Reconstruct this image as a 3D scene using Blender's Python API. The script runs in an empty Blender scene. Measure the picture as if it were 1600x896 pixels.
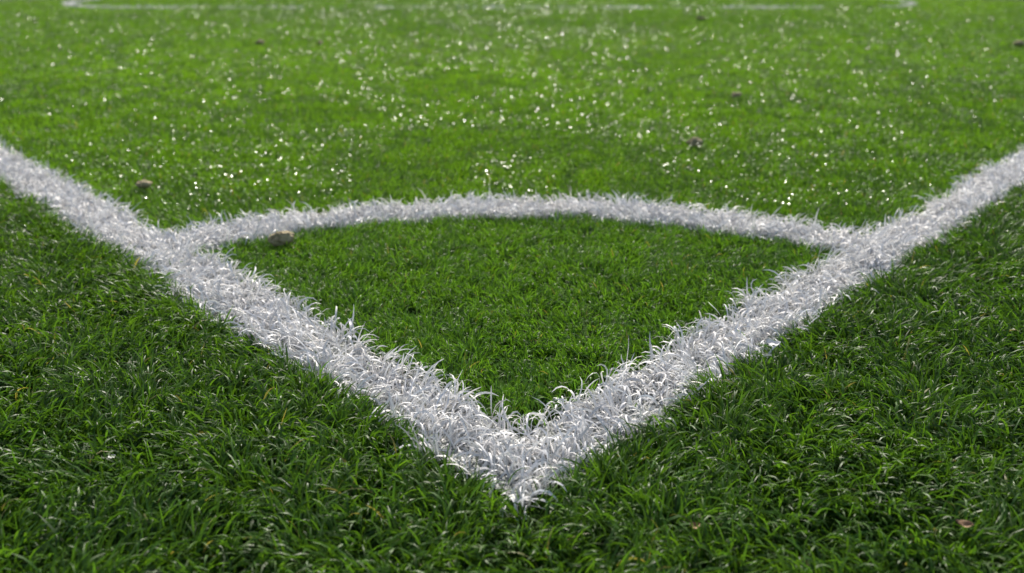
import bpy, math, random
import numpy as np
from mathutils import Vector
rng=np.random.default_rng(7); random.seed(7)
S=bpy.context.scene
S.view_settings.view_transform='Standard'; S.view_settings.look='None'; S.view_settings.exposure=0

# ---------- field geometry (metres) ----------
CX,CY=0.010,0.641          # outer corner of the lines
W=0.114; R=1.046
d1=np.array([-.70711,.70711]); d2=np.array([.70711,.70711])
FARY=7.65; FARX0,FARX1=-4.27,3.87

def vnoise(x,y,scale,seed=0):
    x=x/scale; y=y/scale
    xi=np.floor(x).astype(np.int64); yi=np.floor(y).astype(np.int64)
    fx=x-xi; fy=y-yi; fx=fx*fx*(3-2*fx); fy=fy*fy*(3-2*fy)
    def h(a,b):
        n=np.sin(a*127.1+b*311.7+seed*74.7)*43758.5453
        return n-np.floor(n)
    return (h(xi,yi)*(1-fx)+h(xi+1,yi)*fx)*(1-fy)+(h(xi,yi+1)*(1-fx)+h(xi+1,yi+1)*fx)*fy

def line_mask(x,y):
    px=x-CX; py=y-CY
    a=px*d1[0]+py*d1[1]; b=px*d2[0]+py*d2[1]
    m1=np.minimum(np.minimum(b,W-b),a)
    m2=np.minimum(np.minimum(a,W-a),b)
    r=np.hypot(px,py)
    m3=np.minimum(np.minimum(r-(R-.120),R-r),np.minimum(a,b))
    rc=.9
    cx=np.clip(x,FARX0+rc,FARX1-rc)
    cyy=np.maximum(FARY+rc-y,0)
    inside=np.where(y<FARY+rc, np.hypot(x-cx,cyy), np.abs(x-cx))
    m4=.050-np.abs(inside-rc)
    m4=np.where((np.abs(x-cx)<1e-6)&(y>FARY+rc),-1,m4)
    m4=m4-(.10*(vnoise(x,y,.16,31)*.6+vnoise(x,y,.6,32)*.4-.22))*np.clip((x+3.3)/.8,0,1)
    return np.maximum(np.maximum(m1,m2),np.maximum(m3,m4))

# ---------- materials ----------
def nodes(name):
    m=bpy.data.materials.new(name); m.use_nodes=True
    nt=m.node_tree; nt.nodes.clear(); return m,nt
def blade_mat(name,rough,spec,trans,tgain):
    m,nt=nodes(name); N=nt.nodes; L=nt.links
    at=N.new('ShaderNodeAttribute'); at.attribute_name='col'
    p=N.new('ShaderNodeBsdfPrincipled'); p.inputs['Roughness'].default_value=rough
    p.inputs['Specular IOR Level'].default_value=spec
    t=N.new('ShaderNodeBsdfTranslucent')
    mu=N.new('ShaderNodeMix'); mu.data_type='RGBA'; mu.blend_type='MULTIPLY'; mu.inputs[0].default_value=1
    mu.inputs[7].default_value=(*tgain,1)
    mx=N.new('ShaderNodeMixShader'); mx.inputs[0].default_value=trans
    o=N.new('ShaderNodeOutputMaterial')
    L.new(at.outputs['Color'],p.inputs['Base Color']); L.new(at.outputs['Color'],mu.inputs[6])
    L.new(mu.outputs[2],t.inputs['Color'])
    L.new(p.outputs[0],mx.inputs[1]); L.new(t.outputs[0],mx.inputs[2]); L.new(mx.outputs[0],o.inputs[0])
    return m
MG=blade_mat('grass_blade',.47,.48,.42,(1.75,1.58,.65))
MW=blade_mat('painted_blade',.5,.35,.12,(1,1,1))

# ---------- blades ----------
def sample(n,r0,r1,half,p):
    u=rng.random(n)
    e=2-p
    r=(r0*(r1/r0)**u) if abs(e)<1e-6 else (r0**e+u*(r1**e-r0**e))**(1/e)
    th=(rng.random(n)*2-1)*half
    return r*np.sin(th), r*np.cos(th)

def build(x,y,seg,wscale,white):
    n=len(x)
    a_=(x-CX)*d1[0]+(y-CY)*d1[1]; b_=(x-CX)*d2[0]+(y-CY)*d2[1]
    rr=np.hypot(x-CX,y-CY)
    field=(a_>0)&(b_>0)
    inq=(a_>W*.5)&(b_>W*.5)&(rr<R-W*.5)
    infield=field&(rr>R-.05)
    out=~field
    # ramp beyond the arc: brightness of the backlit far field, put into blade colour
    far_lit=np.clip((rr-R)/1.6,0,1)
    pa=vnoise(x,y,.09,1)*9+vnoise(x,y,.35,2)*7
    az=pa+rng.normal(0,1.0,n)
    if white:
        L=rng.uniform(.020,.054,n); t0=np.abs(rng.normal(.5,.38,n)); k=rng.normal(2.2,.95,n)
        w=rng.uniform(.0013,.0026,n); daz=rng.normal(0,1.1,n)
    else:
        L=rng.uniform(.017,.036,n)*(.78+.44*vnoise(x,y,.12,5))
        L=np.where(inq,L*.8,L); L=np.where(infield,rng.uniform(.017,.029,n),L); L=np.where(out,L*1.3,L)
        t0=np.abs(rng.normal(.42,.28,n)); k=rng.normal(1.0,.6,n)+np.where(out,.4,0)
        w=rng.uniform(.0010,.0023,n); w=np.where(inq,w*.85,np.where(out,w*1.25,w)); daz=rng.normal(0,.45,n)
    w=w*wscale
    tw0=rng.normal(0,.7,n); tw1=rng.normal(0,.8,n)
    nap=np.where(infield&(not white),(.12+.22*far_lit)+.3*far_lit*vnoise(x,y,1.6,15),0.)
    V=np.zeros((n,seg+1,2,3),dtype=np.float32)
    px=x.copy(); py=y.copy(); pz=np.full(n,.0)
    ds=L/seg
    for i in range(seg+1):
        s=i/seg
        th=np.clip(t0+k*s*(.4+.6*s)*1.3,-.3,2.5); a=az+daz*s
        tx=np.sin(th)*np.cos(a); ty=np.sin(th)*np.sin(a)+nap; tz=np.cos(th)
        ln=np.sqrt(tx*tx+ty*ty+tz*tz); tx/=ln; ty/=ln; tz/=ln
        sx=-np.sin(a); sy=np.cos(a); sz=np.zeros(n)
        nx=ty*sz-tz*sy; ny=tz*sx-tx*sz; nz=tx*sy-ty*sx
        tw=tw0+tw1*s; c=np.cos(tw); q=np.sin(tw)
        bx=sx*c+nx*q; by=sy*c+ny*q; bz=sz*c+nz*q
        prof=(.75+.5*s)*(1-s**(3 if not white else 4))+ (.10 if not white else .22)
        hw=w*.5*prof
        V[:,i,0,0]=px-bx*hw; V[:,i,0,1]=py-by*hw; V[:,i,0,2]=pz-bz*hw
        V[:,i,1,0]=px+bx*hw; V[:,i,1,1]=py+by*hw; V[:,i,1,2]=pz+bz*hw
        px=px+tx*ds; py=py+ty*ds; pz=np.maximum(pz+tz*ds,.003)
    C=np.ones((n,4),dtype=np.float32)
    if white:
        v=.90-.34*rng.random(n)**1.7; tint=rng.normal(0,.012,n)
        C[:,0]=v+tint-.004; C[:,1]=v; C[:,2]=v-tint+.008
    else:
        f=rng.random(n); g=vnoise(x,y,.6,8)*.4+vnoise(x,y,2.1,9)*.6
        b=(.60+.80*rng.random(n))*(.86+.28*g)*np.where(infield,.98+.24*far_lit,np.where(inq,1.0,.78))  # outside the lines, foreground shade is painted in as darker blades
        yl=np.clip(.35*f+.35*g+np.where(infield,.12+.2*far_lit,.03),0,1)
        C[:,0]=(.042+.060*yl)*b; C[:,1]=(.135+.085*yl)*b; C[:,2]=(.031-.021*yl)*b
        dry=rng.random(n)<.010
        C[dry,0]=.24; C[dry,1]=.24; C[dry,2]=.09
    Cv=np.repeat(C[:,None,:],(seg+1)*2,axis=1)
    base=(np.arange(n)*(seg+1)*2)[:,None,None]
    lv=(np.arange(seg)*2)[None,:,None]
    F=base+lv+np.array([0,1,3,2])[None,None,:]
    return V.reshape(-1,3),F.reshape(-1,4),Cv.reshape(-1,4)

def make_mesh(name,parts,mat):
    vs=[];fs=[];cs=[];o=0
    for v,f,c in parts:
        vs.append(v);fs.append(f+o);cs.append(c);o+=len(v)
    v=np.concatenate(vs);f=np.concatenate(fs).astype(np.int32);c=np.concatenate(cs)
    me=bpy.data.meshes.new(name)
    me.vertices.add(len(v)); me.vertices.foreach_set('co',v.ravel().astype(np.float32))
    me.loops.add(f.size); me.loops.foreach_set('vertex_index',f.ravel())
    me.polygons.add(len(f)); me.polygons.foreach_set('loop_start',np.arange(0,f.size,4,dtype=np.int32))
    me.update(calc_edges=True)
    at=me.attributes.new('col','FLOAT_COLOR','POINT'); at.data.foreach_set('color',c.ravel().astype(np.float32))
    me.materials.append(mat)
    ob=bpy.data.objects.new(name,me); S.collection.objects.link(ob); return ob

def tufts(n,k,r0,r1,half,p,jit):
    x,y=sample(n//k,r0,r1,half,p)
    x=np.repeat(x,k)+rng.normal(0,jit,(n//k)*k); y=np.repeat(y,k)+rng.normal(0,jit,(n//k)*k)
    return x,y
rho=80000
zones=[ (.30,1.5,1.05,0.0,5,.004,.85), (1.5,2.6,1.05,1.5,3,.008,.6), (2.6,10.,.76,1.6,2,.02,.6)]
G=[];Wp=[]
for r0,r1,half,p,seg,jit,we in zones:
    e=2-p
    n=int(rho*(1.5**p if p else 1)*2*half*(r1**e-r0**e)/e)
    x,y=tufts(n,6 if p==0 else 3,r0,r1,half,p,jit)
    dist=np.hypot(x,y)
    m=line_mask(x,y)-.006
    edge=(vnoise(x,y,.03,11)-.5)*.020+rng.normal(0,.0025,len(x))
    isw=(m+edge)>0
    stray=rng.random(len(x))<.003
    isw=np.where(stray&(m>-.02),~isw,isw)
    wsc=np.maximum(1,(dist/1.5))**we
    thin=rng.random(len(x))<np.clip(.52+(dist-.8)*.35,.52,1)
    thing=(rng.random(len(x))<.82)|(dist>1.3)|(y>CY+np.abs(x-CX))
    sg=(~isw)&thing
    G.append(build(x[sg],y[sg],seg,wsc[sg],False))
    sel=isw&thin
    Wp.append(build(x[sel],y[sel],max(seg+1,4),wsc[sel],True))
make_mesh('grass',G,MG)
wob=make_mesh('white_line_marking',Wp,MW)

# ---------- ground ----------
m,nt=nodes('turf_base'); N=nt.nodes;L=nt.links
tc=N.new('ShaderNodeTexCoord'); n1=N.new('ShaderNodeTexNoise'); n1.inputs['Scale'].default_value=90; n1.inputs['Detail'].default_value=6
n2=N.new('ShaderNodeTexNoise'); n2.inputs['Scale'].default_value=.6
L.new(tc.outputs['Object'],n1.inputs[0]); L.new(tc.outputs['Object'],n2.inputs[0])
r=N.new('ShaderNodeValToRGB'); r.color_ramp.elements[0].position=.3; r.color_ramp.elements[0].color=(.015,.028,.008,1)
r.color_ramp.elements[1].position=.75; r.color_ramp.elements[1].color=(.07,.15,.018,1)
mx=N.new('ShaderNodeMath'); mx.operation='MULTIPLY_ADD'; mx.inputs[1].default_value=.4; L.new(n2.outputs[0],mx.inputs[0])
ml=N.new('ShaderNodeMath'); ml.operation='MULTIPLY'; ml.inputs[1].default_value=.65; L.new(n1.outputs[0],ml.inputs[0]); L.new(ml.outputs[0],mx.inputs[2])
L.new(mx.outputs[0],r.inputs[0])
p=N.new('ShaderNodeBsdfPrincipled'); p.inputs['Roughness'].default_value=.9; p.inputs['Specular IOR Level'].default_value=.1
bp=N.new('ShaderNodeBump'); bp.inputs['Distance'].default_value=.02; L.new(n1.outputs[0],bp.inputs['Height']); L.new(bp.outputs[0],p.inputs['Normal'])
L.new(r.outputs[0],p.inputs[0]); o=N.new('ShaderNodeOutputMaterial'); L.new(p.outputs[0],o.inputs[0])
me=bpy.data.meshes.new('ground'); q=600
me.from_pydata([(-q,-q,0),(q,-q,0),(q,q,0),(-q,q,0)],[],[(0,1,2,3)]); me.materials.append(m)
S.collection.objects.link(bpy.data.objects.new('ground',me))
m,nt=nodes('painted_thatch'); N=nt.nodes;L=nt.links
p=N.new('ShaderNodeBsdfPrincipled'); p.inputs['Roughness'].default_value=.9
n1=N.new('ShaderNodeTexNoise'); n1.inputs['Scale'].default_value=250
tc=N.new('ShaderNodeTexCoord'); L.new(tc.outputs['Object'],n1.inputs[0])
r=N.new('ShaderNodeValToRGB'); r.color_ramp.elements[0].position=.4; r.color_ramp.elements[0].color=(.10,.115,.10,1)
r.color_ramp.elements[1].position=.6; r.color_ramp.elements[1].color=(.5,.51,.5,1)
L.new(n1.outputs[0],r.inputs[0]); L.new(r.outputs[0],p.inputs[0]); o=N.new('ShaderNodeOutputMaterial'); L.new(p.outputs[0],o.inputs[0])
vs=[];fs=[]
def quad(a,b,c,d,z=.004):
    i=len(vs); vs.extend([(t[0],t[1],z) for t in (a,b,c,d)]); fs.append((i,i+1,i+2,i+3))
def P(a,b): return (CX+d1[0]*a+d2[0]*b, CY+d1[1]*a+d2[1]*b)
e=.014; LL=60
quad(P(e,e),P(LL,e),P(LL,W-e),P(e,W-e))
quad(P(W-e,W-e),P(W-e,LL),P(e,LL),P(e,W-e))
k=40; a0=math.asin((W)/R)
for i in range(k):
    t0=a0+(math.pi/2-2*a0)*i/k; t1=a0+(math.pi/2-2*a0)*(i+1)/k
    f=lambda t,r_:P(math.cos(t)*r_,math.sin(t)*r_)
    quad(f(t0,R-W+e),f(t0,R-e),f(t1,R-e),f(t1,R-W+e))
me=bpy.data.meshes.new('thatch'); me.from_pydata(vs,[],fs); me.materials.append(m)
th=bpy.data.objects.new('painted_thatch',me); S.collection.objects.link(th); th.parent=wob

# ---------- dew ----------
nd=32000
x,y=sample(nd,1.7,8.5,.72,1.3)
dens=vnoise(x,y,.7,23)*.35+vnoise(x,y,.25,22)*.65
keep=(dens>.38)&(line_mask(x,y)<-.03); x=x[keep];y=y[keep]; n=len(x)
z=rng.uniform(.021,.029,n); rad=(.0008+.0021*rng.random(n)**2.2)*np.maximum(1,np.hypot(x,y)/3)**.5
K=6; V=np.zeros((n,K+1,3)); ta=rng.normal(0,.28,n); tb=rng.normal(-.14,.15,n)
for j in range(K):
    a=2*math.pi*j/K; cx=np.cos(a)*rad; cy=np.sin(a)*rad
    V[:,j,0]=x+cx; V[:,j,1]=y+cy; V[:,j,2]=z+cx*np.tan(ta)-cy*np.tan(tb)
V[:,K,0]=x;V[:,K,1]=y;V[:,K,2]=z+rad*.12
base=(np.arange(n)*(K+1))[:,None,None]
F=base+np.array([[j,(j+1)%K,K] for j in range(K)])[None]
me=bpy.data.meshes.new('dew_drops'); me.from_pydata(V.reshape(-1,3).tolist(),[],F.reshape(-1,3).tolist())
m,nt=nodes('dew'); N=nt.nodes;L=nt.links
p=N.new('ShaderNodeBsdfPrincipled'); p.inputs['Base Color'].default_value=(.10,.24,.04,1); p.inputs['Roughness'].default_value=.25
p.inputs['IOR'].default_value=1.5; p.inputs['Specular IOR Level'].default_value=1
o=N.new('ShaderNodeOutputMaterial'); L.new(p.outputs[0],o.inputs[0]); me.materials.append(m)
S.collection.objects.link(bpy.data.objects.new('dew_drops',me))

# ---------- pebbles & leaves ----------
def solid_mat(name,c1,c2,sc):
    m,nt=nodes(name); N=nt.nodes;L=nt.links
    tc=N.new('ShaderNodeTexCoord'); n1=N.new('ShaderNodeTexNoise'); n1.inputs['Scale'].default_value=sc; n1.inputs['Detail'].default_value=8
    L.new(tc.outputs['Object'],n1.inputs[0]); r=N.new('ShaderNodeValToRGB'); r.color_ramp.elements[0].position=.35;r.color_ramp.elements[1].position=.65
    r.color_ramp.elements[0].color=(*c1,1); r.color_ramp.elements[1].color=(*c2,1)
    p=N.new('ShaderNodeBsdfPrincipled'); p.inputs['Roughness'].default_value=.85
    bp=N.new('ShaderNodeBump'); bp.inputs['Distance'].default_value=.003; L.new(n1.outputs[0],bp.inputs['Height']); L.new(bp.outputs[0],p.inputs['Normal'])
    L.new(n1.outputs[0],r.inputs[0]); L.new(r.outputs[0],p.inputs[0]); o=N.new('ShaderNodeOutputMaterial'); L.new(p.outputs[0],o.inputs[0]); return m
MP=solid_mat('stone',(.22,.18,.09),(.50,.42,.25),90)
ML=solid_mat('dry_leaf',(.22,.12,.06),(.42,.30,.18),120)
MWh=solid_mat('pale_petal',(.7,.7,.68),(.85,.85,.84),60)
import bmesh
from mathutils import noise
def pebble(x,y,z,sx,sy,sz,rot,seed):
    bm=bmesh.new(); bmesh.ops.create_icosphere(bm,subdivisions=4,radius=1)
    for v in bm.verts:
        q=v.co.copy(); f=1+.45*noise.noise(q*1.1+Vector((seed,0,0)))+.2*noise.noise(q*2.6+Vector((0,seed,0)))
        v.co=Vector((q.x*sx,q.y*sy,q.z*sz))*f
    me=bpy.data.meshes.new('pebble'); bm.to_mesh(me); bm.free(); me.materials.append(MP)
    for pl in me.polygons: pl.use_smooth=True
    ob=bpy.data.objects.new('pebble',me); ob.location=(x,y,z); ob.rotation_euler=(0,0,rot); S.collection.objects.link(ob)
def leaf(x,y,z,l,w,rot,tilt,mat,name,seed):
    bm=bmesh.new(); nu,nv=12,6; g=[]
    for i in range(nu+1):
        u=i/nu; row=[]
        hw=w*.5*math.sin(math.pi*u**.8)**.8+.0003
        for j in range(nv+1):
            t=j/nv*2-1
            zz=abs(t)*w*.22+.25*l*(u-.5)**2*1.6+.14*l*noise.noise(Vector((u*3,t*1.5,seed+.37)))
            row.append(bm.verts.new(((u-.5)*l,t*hw*(1+.15*noise.noise(Vector((u*9,seed,t)))),zz)))
        g.append(row)
    for i in range(nu):
        for j in range(nv): bm.faces.new((g[i][j],g[i+1][j],g[i+1][j+1],g[i][j+1]))
    me=bpy.data.meshes.new(name); bm.to_mesh(me); bm.free(); me.materials.append(mat)
    for pl in me.polygons: pl.use_smooth=True
    ob=bpy.data.objects.new(name,me); ob.location=(x,y,z); ob.rotation_euler=(tilt,tilt*.5,rot); S.collection.objects.link(ob)
pebble(-.417,1.404,.023,.021,.015,.013,.2,1.3)
pebble(-.813,1.76,.026,.016,.012,.008,-.2,4.1)
pebble(.491,2.187,.026,.018,.015,.011,.1,7.7)
pebble(.79,2.93,.028,.018,.014,.009,.4,9.2)
pebble(1.385,6.31,.028,.034,.02,.012,0,12.2)
pebble(-1.38,4.66,.028,.022,.016,.012,.3,15.2)
pebble(-1.05,4.66,.026,.018,.014,.01,.6,17.9)
pebble(2.74,4.6,.028,.03,.02,.014,.1,21.9)
leaf(.166,.607,.022,.011,.007,.5,.3,ML,'dry_leaf',1)
leaf(.411,.607,.024,.016,.008,-.2,.2,ML,'dry_leaf',2)
leaf(-.413,.715,.023,.008,.005,.9,.2,MWh,'petal',3)
leaf(.335,.946,.038,.020,.012,.1,.2,MWh,'petal',4)

# ---------- light ----------
az=math.radians(0); el=math.radians(36)
D=Vector((math.sin(az)*math.cos(el),math.cos(az)*math.cos(el),math.sin(el)))
sl=bpy.data.lights.new('sun','SUN'); sl.energy=5; sl.angle=math.radians(1.2); sl.color=(1,.95,.86)
so=bpy.data.objects.new('sun',sl); so.rotation_euler=(-D).to_track_quat('-Z','Y').to_euler(); S.collection.objects.link(so)
w=bpy.data.worlds.new('World'); S.world=w; w.use_nodes=True; nt=w.node_tree
sk=nt.nodes.new('ShaderNodeTexSky'); sk.sky_type='NISHITA'; sk.sun_disc=False; sk.sun_elevation=el; sk.sun_rotation=az
sk.dust_density=4; sk.ozone_density=.4
bg=nt.nodes['Background']; bg.inputs[1].default_value=.135; nt.links.new(sk.outputs[0],bg.inputs[0])

# ---------- camera ----------
c=bpy.data.cameras.new('camera'); c.lens=28.85; c.sensor_width=36; c.clip_start=.02; c.clip_end=2000
c.dof.use_dof=True; c.dof.focus_distance=1.0; c.dof.aperture_fstop=4.0
co=bpy.data.objects.new('camera',c); co.location=(0,0,.51); co.rotation_euler=(math.radians(67.5),0,0)
S.collection.objects.link(co); S.camera=co
